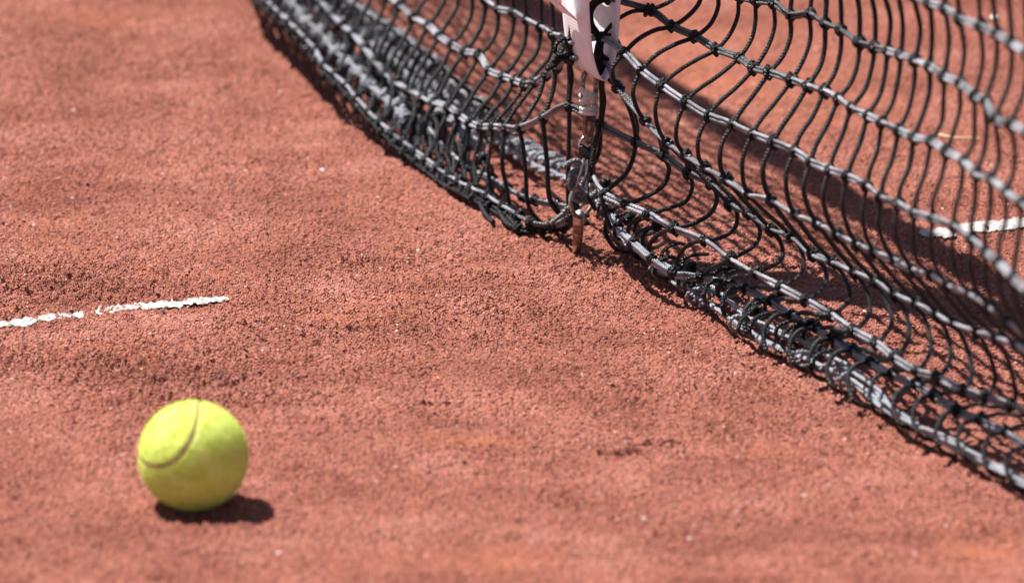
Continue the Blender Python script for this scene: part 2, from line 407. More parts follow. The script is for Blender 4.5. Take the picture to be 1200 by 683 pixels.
L4 = lin_ext([(x, polyat(L4p, x)) for x in L4x], NL_)
L4b = lin_ext([(x + 4, polyat(L4bp, x + 4)) for x in L4x], NL_)
P3 = {}
for k in (1, 2, 3, 4, 5): P3['R', k] = np.array([at_u(x, y, ur(j)) for j, (x, y) in enumerate(R[k])])
P3['R', 6] = np.array([at_u(x, y, um(j), .006) for j, (x, y) in enumerate(R[6])])
z7 = lambda m: .056 - .012 * min(1, m / 10) + .002 * math.sin(m * 1.7)
z8 = lambda m: .040 - .018 * min(1, m / 6) + .0015 * math.sin(m * 2.3)
P3['R', 7] = np.array([at_z(x, y, z7(m)) for m, (x, y) in enumerate(R[7])])
P3['R', 8] = np.array([at_z(x, y, z8(m)) for m, (x, y) in enumerate(R[8])])
uof = lambda p: float((p - ANCHOR) @ UD)
for k in (1, 2, 3): P3['L', k] = np.array([at_u(x, y, ul(p)) for p, (x, y) in enumerate(Lf[k])])
P3['L', 4] = np.array([at_u(x, y, ul(p), .010 + .030 * min(1, max(0, (p - 11) / 10))) for p, (x, y) in enumerate(L4)])
P3['L', 5] = np.array([at_u(x, y, ul(p), .012) for p, (x, y) in enumerate(L4b)])

net_o = thing('tennis_net', 'black knotted cord tennis net sagging onto the red clay, with grey bottom rope', 'net', ANCHOR)
rad_v, rad_h = .00158, .00140

def twin(mb, K, seed, r=rad_h, step=.004, sag=.0):
    """horizontal cord: two parallel braided strands, loosely twisted, with a knot at each crossing"""
    S = spline(K, 9); n = len(S)
    T = np.gradient(S, axis=0); T /= np.linalg.norm(T, axis=1)[:, None] + 1e-12
    s1 = np.cross(T, [0, 0, 1.]); s1 /= np.linalg.norm(s1, axis=1)[:, None] + 1e-9; s2 = np.cross(s1, T)
    rr = np.random.default_rng(seed)
    ph = np.cumsum(rr.normal(0, .14, n)) + rr.uniform(0, 6)
    o = (s1 * np.cos(ph)[:, None] + s2 * np.sin(ph)[:, None]) * r * .95
    mb.tube(S + o, r, 8); mb.tube(S - o, r, 8)
def knot(mb, p, th, tv, rr, size=1.0, dense=True):
    size *= 1.22
    """a wrapped knot: the vertical cord takes two turns round the horizontal one"""
    th = th / (np.linalg.norm(th) + 1e-9); tv = tv - th * (tv @ th); tv /= np.linalg.norm(tv) + 1e-9
    q = np.cross(th, tv)
    a0 = rr.uniform(0, 6.28); turns = 2.2; n = 18 if dense else 10
    t = np.linspace(0, 1, n); an = a0 + t * turns * 2 * np.pi
    w = .0022 * size
    P = p + np.outer((t - .5) * .0042 * size * rr.uniform(.8, 1.3), th) + np.outer(np.cos(an) * w, tv) + np.outer(np.sin(an) * w, q)
    mb.tube(P, .00115 * size, 6)
    P2 = p + np.outer(np.linspace(-1, 1, 7), tv * .0034 * size + th * rr.uniform(-.002, .002)) + np.outer(np.sin(np.linspace(0, 3.14, 7)) * .0026 * size, q * rr.choice([-1, 1]))
    mb.tube(P2, .0014 * size, 6)

rr = np.random.default_rng(11)
row_pairs = [(1, 1 + 2), (2, 2 + 2)]
# horizontal cords that run unbroken behind the strap, left part + right part
rows3 = [
    (P3['L', 1][::-1], P3['R', 4]), (P3['L', 2][::-1], P3['R', 5]), (P3['L', 3][::-1], P3['R', 6]),
    (P3['L', 5][::-1], P3['R', 7]), (P3['L', 4][::-1], P3['R', 8])]
R_up = {3: P3['R', 3], 2: P3['R', 2], 1: P3['R', 1]}
top0 = at_u(712, -3, ur(0))
def vert_dirs(key, Pk): pass
knots_of = {}
def rowmesh(K, seed, ups=None, size=1.0, skip=(), keys=None):
    mb = MB(); twin(mb, K, seed)
    T = np.gradient(K, axis=0)
    for i, p in enumerate(K):
        tv = (ups[i] - p) if ups is not None else np.array([0, 0, 1.])
        if i in skip: continue
        if keys is None: knot(mb, p, T[i], tv + 1e-6, rr, size * rr.uniform(.9, 1.12))
        else: knots_of.setdefault(keys[i], []).append((p, T[i], tv + 1e-6, size * rr.uniform(.9, 1.12)))
    return mb
def sunlit_row(mb, u0, u1, lo=.15, hi=1.0):
    o = mb.build('horizontal_cord', m_sunlit, net_o)
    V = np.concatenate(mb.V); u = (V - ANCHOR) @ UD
    a = o.data.attributes.new('sunlit', 'FLOAT', 'POINT')
    w = lo + (hi - lo) * np.where(u > 0, np.clip((u - u0) / .08, 0, 1), np.clip((-u - u1) / .05, 0, 1))  # how strongly each stretch of the row is painted as sunlit
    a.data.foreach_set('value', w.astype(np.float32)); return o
def jof(m): return m if m < 4 else (3 if m == 4 else m - 1)
up = np.array([0, 0, 1.])
for n_, (a_, b_) in enumerate(rows3):
    K = np.vstack([a_, b_]); nl_ = len(a_)
    keys = [('L', nl_ - 1 - i) for i in range(nl_)] + [('R', jof(m) if n_ >= 2 else m) for m in range(len(b_))]
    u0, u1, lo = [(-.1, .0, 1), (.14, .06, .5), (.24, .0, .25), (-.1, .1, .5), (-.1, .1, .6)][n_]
    sunlit_row(rowmesh(K, 100 + n_, K + up * .04 + UD * .01, keys=keys), u0, u1, lo)
# higher rows: traced on the right, continued on the left, up to the band
HEAD = .815; NUP = 12
colR_base = P3['R', 1]; colL_base = P3['L', 1]
def head_pt(base):
    u = (base - ANCHOR) @ UD
    return net(u * 1.05, 0, HEAD)
def column_up(base, k0, n, seed):
    q = np.random.default_rng(seed); T = head_pt(base); out = []
    for i in range(1, n + 1):
        t = i / n; p = base * (1 - t) + T * t
        u = (p - ANCHOR) @ UD
        p = p + WD * (.018 * math.sin(t * 3.14) * math.sin(u * 5 + 1) + q.normal(0, .001)) + np.array([0, 0, q.normal(0, .001)])
        out.append(p)
    return out
upR = [column_up(b_, 0, NUP, 200 + i) for i, b_ in enumerate(colR_base)]
upL = [column_up(b_, 0, NUP + 3, 300 + i) for i, b_ in enumerate(colL_base)]
for k in (3, 2, 1):
    KL = np.array([u_[2 - (k - 1)] if False else u_[3 - k] for u_ in upL])[::-1]
    K = np.vstack([KL[:-1], P3['R', k]]) if k != 3 else np.vstack([KL[:-2], [top0], P3['R', 3]])
    nL = len(K) - len(P3['R', k]); off_ = 1 if k == 3 else 0
    keys = [('L', min(NL_ - 1, nL - i)) for i in range(nL)] + [('R', j) for j in range(len(P3['R', k]))]
    sunlit_row(rowmesh(K, 110 + k, keys=keys), {3: .20, 2: .38, 1: .40}[k], .1, .1)
for i in range(NUP - 1):
    K = np.vstack([np.array([u_[i + 3] for u_ in upL])[::-1], np.array([u_[i] for u_ in upR])])
    mb = MB(); mb.tube(spline(K, 4), .0022, 6)
    for p in K: mb.tube(p + np.outer([-1, -.4, .4, 1], up * .003), [.0015, .0032, .0032, .0015], 6)
    mb.build('horizontal_cord', m_cord, net_o)

# vertical cords, right of the strap
def bulge(px, gap, n):
    """middle pixel offsets that give the hanging curves of the photo, per row gap"""
    return px
jit = np.random.default_rng(21)
def seg(pa, pb, ua, ub, offs, zmin=.003):
    """pa,pb pixels; offs list of (t, dx, dy)"""
    out = []
    for t, ddx, ddy in offs:
        x = pa[0] * (1 - t) + pb[0] * t + ddx + jit.normal(0, 1.1); y = pa[1] * (1 - t) + pb[1] * t + ddy + jit.normal(0, .8)
        out.append(at_u(x, y, ua * (1 - t) + ub * t, zmin))
    return out
def link_j(j): return j if j < 4 else j + 1
for j in range(NR_):
    pts = []
    far = min(1, max(0, (j - 2) / 8))
    U0 = [p for p in upR[j]][::-1]
    pts += U0
    pts.append(P3['R', 1][j])
    pts += seg(R[1][j], R[2][j], ur(j), ur(j), [(.5, 5, 0)])
    pts.append(P3['R', 2][j])
    b = 11 - 5 * min(1, j / 14)
    pts += seg(R[2][j], R[3][j], ur(j), ur(j), [(.33, b * .8, 2), (.66, b * .8, 3)])
    pts.append(P3['R', 3][j])
    if j < 4: offs = [(.3, -3, -7 + j * 1.5), (.65, -4, -8 + 2 * j)]
    else: offs = [(.4, -1 + 2 * far, 0), (.75, -2, 0)]
    pts += seg(R[3][j], R[4][j], ur(j), ur(j), offs)
    pts.append(P3['R', 4][j])
    if j == 0: pts += seg(R[4][0], R[5][0], ur(0), ur(0), [(.5, -4, 0)])
    else: pts += seg(R[4][j], R[5][j], ur(j), ur(j), [(.35, -10, 3), (.7, -8, 4)])
    pts.append(P3['R', 5][j])
    m = link_j(j)
    pb = R[6][m]
    pts += seg(R[5][j], pb, ur(j), um(m), [(.5, (6 if j < 4 else -1), (-3 if j < 4 else 1))] if j else [(.3, -1, 0), (.6, 1, 0)])
    mb = MB()
    q = np.random.default_rng(400 + j)
    pts.append(P3['R', 6][m])
    def low(m):
        out = []
        A, B, D = R[6][m], R[7][m], R[8][m]
        if m == 0: o2 = [(.5, 3, 0)]
        elif m == 1: o2 = [(.5, 8, 4)]
        else:
            bg = 22 if m < 7 else 20 - min(12, (m - 7) * .9)
            o2 = [(.3, bg * .85, 0), (.62, bg * 1.15, 2), (.86, bg * .65, 1)]
        out += seg(A, B, um(m), uof(P3['R', 7][m]), o2, .006)
        out.append(P3['R', 7][m])
        if m < 2:
            out += [at_u(B[0] - 2 + m * 3, B[1] + 22, um(m), .006), at_u(B[0] + 8, B[1] + 40, um(m), .006)]
            return out
        if m < 6:
            e = (m - 2) / 4
            pth = [(-11 - 8 * e, 4 - 0 * e), (-20 - 12 * e, 16 - 2 * e), (-21 - 16 * e, 34 - 2 * e), (-12 - 12 * e, 50 - 4 * e)]
            S0 = B
        else:
            e = min(1, (m - 6) / 10)
            out += seg(B, D, uof(P3['R', 7][m]), uof(P3['R', 8][m]), [(.3, -3, 1 - 1 * e), (.65, 0, -1 - 5 * e)], .006)
            out.append(P3['R', 8][m])
            sk = min(1, .45 + max(0, m - 6) * .16)
            pth = [((-19 + 2 * e) * sk, (-2 + 7 * e) * sk), ((-34 + 9 * e) * sk, (7 + 9 * e) * sk), ((-41 + 15 * e) * sk, (24 + 5 * e) * sk), ((-36 + 18 * e) * sk, (40 + 7 * e) * sk)]
            S0 = D
        zs_ = (.042, .030, .017, .008) if m < 6 else (.025, .023, .0175, .009)
        for (ax, ay), za in zip(pth, zs_): out.append(at_z(S0[0] + ax + q.normal(0, .8), S0[1] + ay + q.normal(0, .8), za))
        e0 = out[-1]; out.append(np.array([*(e0 + WD * .012 - UD * .004)[:2], .003]))
        return out
    pts += low(m)
    rs = rad_v * q.uniform(.93, 1.1)
    mb.tube(spline(pts, 7), rs, 8)
    for kp in knots_of.get(('R', j), []): knot(mb, *kp[:3], rr, kp[3])
    if j == 3:      # one more mesh column starts here
        x4 = [P3['R', 5][3]] + seg(R[5][3], R[6][4], ur(3), um(4), [(.5, 0, 2)]) + [P3['R', 6][4]] + low(4)
        mb.tube(spline(x4, 7), rad_v, 8)
    mb.build('vertical_cord', m_cord, net_o)

# vertical cords, left of the strap
offL = {0: [(667,150),(666,196),(666,235)], 1: [(638,160),(641,190),(644,232),(655,250)], 2: [(613,172),(616,200),(619,240),(631,258)],
        3: [(589,176),(589,198),(593,216),(598,242)], 4: [(575,172),(572,198),(578,227),(587,252)], 5: [(560,172),(556,196),(560,228)],
        6: [(547,170),(543,196),(546,216)]}
lowL = {0: [(672,262),(690,262)], 1: [(672,257),(690,252)], 2: [(652,269),(672,264)], 3: [(612,267),(632,270)], 4: [(594,262),(606,268)], 5: [(568,250),(578,260)]}
for p in range(NL_):
    u = ul(p); pts = upL[p][::-1] + [P3['L', 1][p]]
    A, B = Lf[1][p], Lf[2][p]
    pts += seg(A, B, u, u, [(.4, 7 if p > 3 else 2, 3), (.75, 4 if p > 3 else 1, 2)])
    pts.append(P3['L', 2][p])
    A, B = Lf[2][p], Lf[3][p]
    pts += seg(A, B, u, u, [(.35, 3 if p < 3 else -1, 2), (.7, 0 if p < 3 else -3, 2)])
    pts.append(P3['L', 3][p])
    A = Lf[3][p]; B = L4[p]; s = max(.7, 1 - (p - 8) * .025)
    if p in offL: pts += [at_u(x, y, u, .006) for x, y in offL[p]]
    else: pts += seg(A, B, u, u, [(.25, -9 * s, 1), (.55, -13 * s, 1), (.8, -10 * s, 0)], .006)
    q = np.random.default_rng(500 + p)
    if p in lowL: pts += [at_u(x, y, u, .005) for x, y in lowL[p]]
    else:
        pts.append(P3['L', 4][p])
        C_ = L4b[p]
        zz_ = .027 * min(1, max(0, (p - 11) / 10)); pts += [at_u(B[0] + 5, B[1] + 15 * s, u, .004 + zz_), at_u(B[0] + 16, B[1] + 12 * s, u, .006 + zz_ * .5), at_u((B[0] + C_[0]) / 2 + 16, (B[1] + C_[1]) / 2 + 2, u, .012)]
        pts.append(P3['L', 5][p])
        x6 = L4x[p] if p < len(L4x) else L4[p][0]
        X6 = C_[0] + 22 * s + q.normal(0, 2); Y6 = polyat(L6p, X6)
        pts += [at_u((C_[0] + X6) / 2 - 6, (C_[1] + Y6) / 2 - 8, u, .01), at_u(X6 - 2, Y6 - 9 * s, u, .014), at_u(X6 + 13 * s, Y6 - 1, u, .008), at_u(X6 + 6, Y6 + 12 * s, u, .005)]
    mb = MB(); mb.tube(spline(pts, 7), rad_v * q.uniform(.95, 1.12), 8)
    for kp in knots_of.get(('L', p), []): knot(mb, *kp[:3], rr, kp[3])
    mb.build('vertical_cord', m_cord, net_o)

# bottom rope: thick doubled rope lying on the clay, twisted round itself
R9p = [(690,212),(700,232),(708,250),(722,274),(745,294),(770,314),(800,336),(830,354),(863,378),(895,400),(925,413),(960,429),(997,447),(1030,472),(1056,489),(1093,508),(1138,534),(1188,560),(1240,590),(1300,626),(1380,672)]
R9b = [(690,214),(712,244),(735,278),(770,304),(800,324),(826,333),(852,352),(880,372),(910,388),(950,405),(975,418),(1000,434),(1026,456),(1046,480),(1070,495),(1110,514),(1150,538),(1200,567),(1250,596),(1320,636)]
def rope(px, z, rr_, seed, strands=2, k=10, tw=.055, wob=.0006, taper=None):
    S = spline([at_z(x, y, z) for x, y in px], k)
    q = np.random.default_rng(seed)
    ln = np.concatenate([[0], np.cumsum(np.linalg.norm(np.diff(S, axis=0), axis=1))])
    m = int(ln[-1] / .0035); t = np.linspace(0, ln[-1], m)
    S = np.stack([np.interp(t, ln, S[:, i]) for i in range(3)], 1)
    T = np.gradient(S, axis=0); T /= np.linalg.norm(T, axis=1)[:, None]
    s1 = np.cross(T, up); s2 = np.cross(s1, T)
    mb = MB()
    if taper:
        uu = (S - ANCHOR) @ UD; rr_ = rr_ * np.interp(uu, [-.3, .2, .35, .75], [.8, taper, taper, 1.05])
    ra = np.broadcast_to(rr_, (m,)).copy()
    for i in range(strands):
        ph = t / tw * 2 * np.pi + i * 2 * np.pi / strands + np.cumsum(q.normal(0, .05, m))
        o_ = (s1 * np.cos(ph)[:, None] + s2 * np.sin(ph)[:, None]) * ra[:, None] * (.95 if strands > 1 else 0)
        mb.tube(S + o_ + q.normal(0, wob * .3, (m, 3)), ra, 8)
    return mb
mbr = rope(list(reversed([(x, y) for x, y in L6p])) [::-1] + R9p[1:], .0085, .0021, 60, 3, tw=.30, taper=.62)
mbr.build('bottom_rope', m_rope, net_o)
mb2 = rope(R9b, .0125, .0013, 61, 2, tw=.11); mb2.build('bottom_rope', m_rope, net_o)
K8 = spline(P3['R', 8][2:], 9); mb8 = MB(); mb8.tube(K8 + np.array([0, 0, -.002]), .0021, 8); mb8.build('bottom_cord', m_rope, net_o)
mb3 = rope([(x - 7, y + 9) for x, y in L6p[:-2]] + [(655, 206), (676, 216)], .008, .0015, 62, 2, tw=.03); mb3.build('bottom_rope', m_rope, net_o)
# short wraps that lash the bottom cords together
q = np.random.default_rng(63)
def wraps(poly, z, n, lo, hi, r=.0062):
    S = spline([at_z(x, y, z) for x, y in poly], 10); T = np.gradient(S, axis=0); T /= np.linalg.norm(T, axis=1)[:, None]
    for k in range(n):
        i = int((lo + (hi - lo) * (k + q.uniform(0, .7)) / n) * (len(S) - 1)); p = S[i]; t = T[i]
        s1 = np.cross(t, up); s1 /= np.linalg.norm(s1); s2 = np.cross(s1, t)
        a0 = q.uniform(0, 6.28); tt = np.linspace(0, q.uniform(1.0, 2.2), 22); an = a0 + tt * 2 * np.pi
        rx = r * q.uniform(.8, 1.5); rz = min(r * q.uniform(.8, 1.3), z - .0006)
        P = p + np.outer((tt - .5) * q.uniform(.006, .014), t) + np.outer(np.cos(an) * rx, s1) + np.outer(np.sin(an) * rz, s2)
        P[:, 2] = np.maximum(P[:, 2], .0012)
        wr = MB(); wr.tube(P, .0014, 7); wr.build('lashing_turn', m_fold, net_o)
wraps(R9p[:16], .011, 5, .3, .85, .005); wraps(L6p, .009, 34, 0, .93, .0062)
# the loose front fold on the left: gathered cords in a second tier
for k_, (dx_, dy_) in enumerate([(2, 12)]):
    K = [(L4[p][0] + dx_, L4[p][1] + dy_) for p in range(4, NL_)][::-1]
    K = [at_u(x, y, ul(NL_ - 1 - i), .005 + .030 * min(1, max(0, (NL_ - 12 - i) / 10))) for i, (x, y) in enumerate(K)] + [at_u(608, 268, ul(3), .005), at_u(635, 270, ul(2), .005), at_u(660, 266, ul(1), .006), at_u(676, 256, ul(0), .01)]
    rowmesh(np.array(K), 130 + k_, None, .95).build('horizontal_cord', m_cord, net_o)
LI = lambda A, B, f, dx_=0, dy_=0: [(A[p][0] * (1 - f) + B[p][0] * f + dx_, A[p][1] * (1 - f) + B[p][1] * f + dy_) for p in range(NL_)]
L6r = [(x + 14, polyat(L6p, x + 14)) for x, y in L4b]
for k_, (K, z0) in enumerate([(LI(L4b, L6r, .45, 0, -4), .026), (LI(L4b, L6r, .9, 6, -10), .024), (LI(L4, L4b, .55, 2, -3), .018)]):
    K = np.array([at_z(x + math.sin(p * 1.9 + k_) * 2, y, z0) for p, (x, y) in enumerate(K)][(6, 5, 12)[k_]:])[::-1]
    mbx = MB(); twin(mbx, K, 140 + k_, .0017); T = np.gradient(K, axis=0)
    for i, p in enumerate(K):
        knot(mbx, p, T[i], up + 1e-3, rr, rr.uniform(1.1, 1.5))
        p2 = (K[min(i + 1, len(K) - 1)] + p) / 2; knot(mbx, p2 + np.array([0, 0, -.003]), T[i], up + WD, rr, rr.uniform(.9, 1.4), False)
    mbx.build('gathered_fold', m_fold, net_o)
for p in range(6, NL_, 2):
    q = np.random.default_rng(700 + p); A = L4[p]; B = L4b[p]; D = (B[0] + 26, B[1] - 6)
    K = [(A[0] + 6 + q.normal(0, 2), A[1] - 8, .016), ((A[0] + B[0]) / 2 + 12, (A[1] + B[1]) / 2 - 14 + q.normal(0, 2), .026), (B[0] + 8, B[1] - 14, .030), (B[0] + 20, B[1] - 2 + q.normal(0, 2), .020), (B[0] + 16, B[1] + 12, .010)]
    mbl = MB(); mbl.tube(spline([at_z(*k) for k in K], 8), rad_v * .9, 8)
    if p % 4: knot(mbl, at_z(*K[2]), UD, up + WD, q, 1.15)
    mbl.build('loose_loop', m_cord, net_o)
for i in range(26):
    q = np.random.default_rng(800 + i); f = (i + q.uniform(-.3, .3)) / 26; x = 703 + 300 * max(0, f)
    y7, y9 = polyat(R[7], x), polyat(R9p, x); a_ = q.uniform(.2, .9); sz = q.uniform(.7, 1.1)
    xm, ym = x + q.normal(0, 4), y7 * (1 - a_) + y9 * a_
    K = [(xm + 16 * sz, ym - 10 * sz, .020), (xm + 2, ym - 13 * sz + q.normal(0, 2), .026), (xm - 14 * sz, ym - 4, .022), (xm - 17 * sz, ym + 9 * sz, .015), (xm - 6 + q.normal(0, 3), ym + 15 * sz, .008), (xm + 10, ym + 8, .005)]
    mbl = MB(); mbl.tube(spline([at_z(*k) for k in K], 8), rad_v * q.uniform(.8, 1.0), 8)
    if i % 3 == 0: knot(mbl, at_z(*K[1]), UD, up + WD, q, 1.0)
    mbl.build('loose_loop', m_cord, net_o)
# white band along the top, sewn round the highest cord (out of the picture; it throws the broad shadow on the clay)
mb = MB(); us = np.linspace(-1.75, 1.75, 120); hb = []
prof = [(-.004, .0), (-.007, .05), (-.005, .085), (0, .092), (.005, .085), (.007, .05), (.004, .0)]
V = []
for u in us:
    off = .004 * math.sin(u * 4); zz = HEAD - .008 + .002 * math.sin(u * 9)
    for w, z in prof: V.append(net(u, w + off, zz + z))
V = np.array(V); k = len(prof); i = np.arange(len(us) - 1)[:, None] * k; j = np.arange(k - 1)[None, :]
mb.add(V, np.stack([i + j, i + j + 1, i + k + j + 1, i + k + j], -1).reshape(-1, 4))
mb.build('top_band', m_band, net_o)

# ------------------------------------------------------------------ centre strap
def ribbon(mb, prof, width, th=.0014, uc=0.0, taper=None):
    """prof: list of (w,z[,u shift]); the width runs along the net"""
    P = spline([(a_[0], a_[1], a_[2] if len(a_) > 2 else 0) for a_ in prof], 8); n = len(P)
    T = np.gradient(P[:, :2], axis=0); T /= np.linalg.norm(T, axis=1)[:, None] + 1e-9; Nn = np.stack([-T[:, 1], T[:, 0]], 1)
    nu = 9; V = []; uvs = []; ln = np.concatenate([[0], np.cumsum(np.linalg.norm(np.diff(P[:, :2], axis=0), axis=1))])
    for side in (1, -1):
        for i in range(n):
            for c_ in np.linspace(-1, 1, nu):
                wd = width / 2 * (taper[i * (len(taper)) // n] if taper else 1)
                t2 = th / 2 * (1 - .5 * abs(c_) ** 4) * side
                cup = .0010 * c_ * c_
                w = P[i, 0] + Nn[i, 0] * (t2 + cup); z = P[i, 1] + Nn[i, 1] * (t2 + cup)
                V.append(net(uc + P[i, 2] + c_ * wd, w, z)); uvs.append((ln[i], c_ * .5))
    V = np.array(V); F = []
    for s in (0, 1):
        o_ = s * n * nu
        for i in range(n - 1):
            for c_ in range(nu - 1):
                f = [o_ + i * nu + c_, o_ + i * nu + c_ + 1, o_ + (i + 1) * nu + c_ + 1, o_ + (i + 1) * nu + c_]
                F.append(f if s == 0 else f[::-1])
    o_ = n * nu
    for i in range(n - 1):
        for c_ in (0, nu - 1):
            f = [i * nu + c_, (i + 1) * nu + c_, o_ + (i + 1) * nu + c_, o_ + i * nu + c_]; F.append(f if c_ == 0 else f[::-1])
    for i in (0, n - 1):
        for c_ in range(nu - 1):
            f = [i * nu + c_, i * nu + c_ + 1, o_ + i * nu + c_ + 1, o_ + i * nu + c_]; F.append(f if i else f[::-1])
    mb.add(V, np.array(F), np.array(uvs))
strap = thing('centre_strap', 'pinkish white webbing strap looped down over the middle of the black net', 'strap', net(0, 0, .13))
mb = MB(); ribbon(mb, [(-.005, HEAD + .092), (-.010, .80), (-.010, .5), (-.007, .3), (-.004, .20), (-.001, .155), (.004, .135), (.010, .129), (.016, .137), (.0200, .157), (.022, .20), (.021, .32), (.016, .5), (.012, .8), (.008, HEAD + .092), (.0015, HEAD + .097), (-.004, HEAD + .095)], .052)
mb.build('strap_loop', m_strap, strap)
mb = MB(); ribbon(mb, [(-.006, .172), (-.010, .176), (-.018, .184), (-.028, .192), (-.036, .200, .002), (-.039, .208, .004), (-.033, .217, .004), (-.022, .222, .002), (-.012, .226, .0), (-.009, .24, .0)], .030)
mb.build('strap_tail', m_strap, strap)

# ------------------------------------------------------------------ metal fittings
def PX(x, y, u=.0, zmin=.001): return at_u(x, y, u, zmin)
hook = thing('strap_link', 'long rusty metal link bound with white cord, hanging under the pinkish white strap', 'link', PX(690, 165))
mb = MB(); mb.tube(spline([PX(683, 97, .006), PX(686, 86), PX(692, 82), (PX(698, 90)), PX(698, 110), PX(696, 132), PX(693, 156), PX(690, 166), PX(686, 158), PX(686, 135, .004), PX(683.5, 116, .006)], 8, True), .0019, 10, True)
mb.build('link_bar', m_rust, hook)
mb = MB()
q = np.random.default_rng(77); cA, cB = PX(689, 110, .004), PX(690, 136, .004); ax = cB - cA
for k in range(4):
    t = np.linspace(0, 1, 22); an = t * 2 * np.pi * 1.05 + q.uniform(0, 6); c_ = cA + ax * (k + .5) / 4.2; tl = q.uniform(-.5, .5)
    P = c_ + np.outer(np.cos(an) * .0052, WD) + np.outer(np.sin(an) * .005, UD) + np.outer(np.cos(an + q.uniform(0, 1)) * .0035 * tl + t * .001, [0, 0, 1]); mb.tube(P, q.uniform(.0014, .0020), 8)
mb.tube(spline([PX(680, 104, .012), PX(685, 109, .014), PX(690, 112, .013), PX(696, 115, .01)], 6), .0021, 8)
mb.tube(spline([PX(682, 122, .012), PX(686, 116, .014), PX(692, 113, .013), PX(694, 119, .01)], 6), .0021, 8)
mb.build('cord_binding', m_wcord, hook)
snap = thing('snap_hook', 'dark snap hook with a bright wire eye, between the rusty link and the peg', 'hook', PX(684, 230))
mb = MB(); mb.tube(spline([PX(688, 160), PX(682, 163), PX(679, 171), PX(681, 181), PX(687, 185), PX(691, 178), PX(691, 166)], 8, True), .0011, 8, True)
mb.build('wire_eye', m_steel, snap)
mb = MB()
S = spline([PX(680, 171), PX(684, 177), PX(689, 184), PX(692, 192), PX(694, 202), PX(693, 214)], 8)
mb.tube(S, np.interp(np.linspace(0, 1, len(S)), [0, .3, .55, 1], [.0022, .0052, .0035, .0018]), 10)
mb.tube(spline([PX(697, 170), PX(692, 178), PX(688, 187)], 6), .0028, 8)
mb.build('hook_body', m_dark, snap)
mb = MB(); mb.tube(spline([PX(684, 186, .012), PX(681, 198, .014), PX(677, 212, .014), PX(674, 226, .012)], 6), .0009, 8)
mb.tube(spline([PX(688, 188, .012), PX(687, 200, .014), PX(684, 212, .014)], 6), .0009, 8)
mb.build('spring_wire', m_steel, snap)
peg = thing('ground_peg', 'flat rusty peg driven into the red clay, with a shackle on its head', 'ground anchor', at_z(677, 299))
mb = MB(); mb.tube(spline([PX(674, 222, .016), PX(670, 228, .018), PX(668.5, 238, .018), PX(671, 248, .018), PX(677, 254, .016), PX(684, 252, .012), PX(692, 243, .008), PX(695, 230, .006), PX(694, 215, .004)], 8), .0016, 10)
mb.build('shackle', m_rust, peg)
mb = MB(); mb.tube(spline([PX(670, 226, .021), PX(668, 236, .022), PX(670, 247, .021)], 6), .0012, 8); mb.build('shackle_pin', m_steel, peg)
# flat tapered bar
pa, pb = PX(679, 250, .012), at_z(675.5, 299, -.004)
d_ = pb - pa; Ls = np.linalg.norm(d_); d_ /= Ls; side = np.array([1., 0, 0]); side -= d_ * (side @ d_); side /= np.linalg.norm(side); fr = np.cross(d_, side)
def bar(mb, t0, t1, w0, w1, th, n=10, round0=False):
    V = []
    prof_ = [(-1, -.6), (-.8, -1), (.8, -1), (1, -.6), (1, .6), (.8, 1), (-.8, 1), (-1, .6)]
    for i in range(n):
        t = i / (n - 1); w = w0 * (1 - t) + w1 * t
        if round0: w *= math.sqrt(max(.05, 1 - (1 - min(1, t * 4)) ** 2))
        for a_, b_ in prof_: V.append(pa + d_ * Ls * (t0 + (t1 - t0) * t) + side * a_ * w + fr * b_ * th)
    V = np.array(V); i = np.arange(n - 1)[:, None] * 8; j = np.arange(8)[None, :]
    mb.add(V, np.stack([i + j, i + (j + 1) % 8, i + 8 + (j + 1) % 8, i + 8 + j], -1).reshape(-1, 4))
    for k in (0, n - 1): mb.add(V[k * 8:k * 8 + 8], np.array([[0, 1, 6, 7], [1, 2, 5, 6], [2, 3, 4, 5]]))
mb = MB(); bar(mb, -.02, .22, .0042, .0040, .0024, 12, True); mb.build('peg_head', m_steel, peg)
mb = MB(); bar(mb, .205, .72, .0038, .0034, .0020); mb.build('peg_shaft', m_rust, peg)
mb = MB(); bar(mb, .70, 1.12, .0032, .0028, .0019); mb.build('peg_tip', m_steel, peg)
# cords lashing the rope to the hook
lash = MB()
for pth in [[(668,203),(676,199),(686,201),(691,206)], [(667,207),(676,203),(685,205),(690,210)], [(669,212),(672,224),(680,230),(688,226)], [(671,208),(677,218),(684,226),(690,236)],
            [(672,232),(680,236),(690,232),(697,226)], [(669,205),(667,216),(672,228)], [(700,222),(694,234),(684,238)], [(660,196),(668,190),(676,188),(681,194),(678,202)], [(664,244),(658,252),(650,258)], [(670,240),(660,250),(645,262)]]:
    P = spline([PX(x, y, .012, .004) for x, y in pth], 7); lash.tube(P, .0017, 8)
lash.build('lashing', m_lash, net_o)
# heavy doubled cord gathered beside the strap
g = MB()
for pth, r_ in [([(716,-12),(704,-4),(694,4),(689,16),(690,30),(697,40),(704,44)], .0019), ([(722,-10),(708,0),(698,6),(693,16),(694,28),(700,38),(705,44)], .0017),
                ([(704,44),(700,56),(699,70),(704,82),(707,96)], .0020), ([(706,46),(704,60),(706,76),(712,90),(722,102)], .0018),
                ([(708,41),(718,42),(725,50),(727,60)], .0013), ([(724,63),(717,74),(716,88),(722,102),(736,118),(744,136),(747,150),(746,166)], .0014),
                ([(704,44),(703,70),(705,100),(706,125),(704,147)], .0021), ([(704,147),(697,170),(694,190),(692,206)], .0020), ([(667,72),(668,95),(666,124)], .0020),
                ([(662,44),(652,52),(650,62)], .0016), ([(667,69),(656,70),(650,76),(640,82)], .0017), ([(667,62),(655,66),(648,72)], .0015)]:
    g.tube(spline([PX(x, y, .012 if x > 680 else -.012) for x, y in pth], 7), r_, 8)
g.build('gathered_cord', m_cord, net_o)

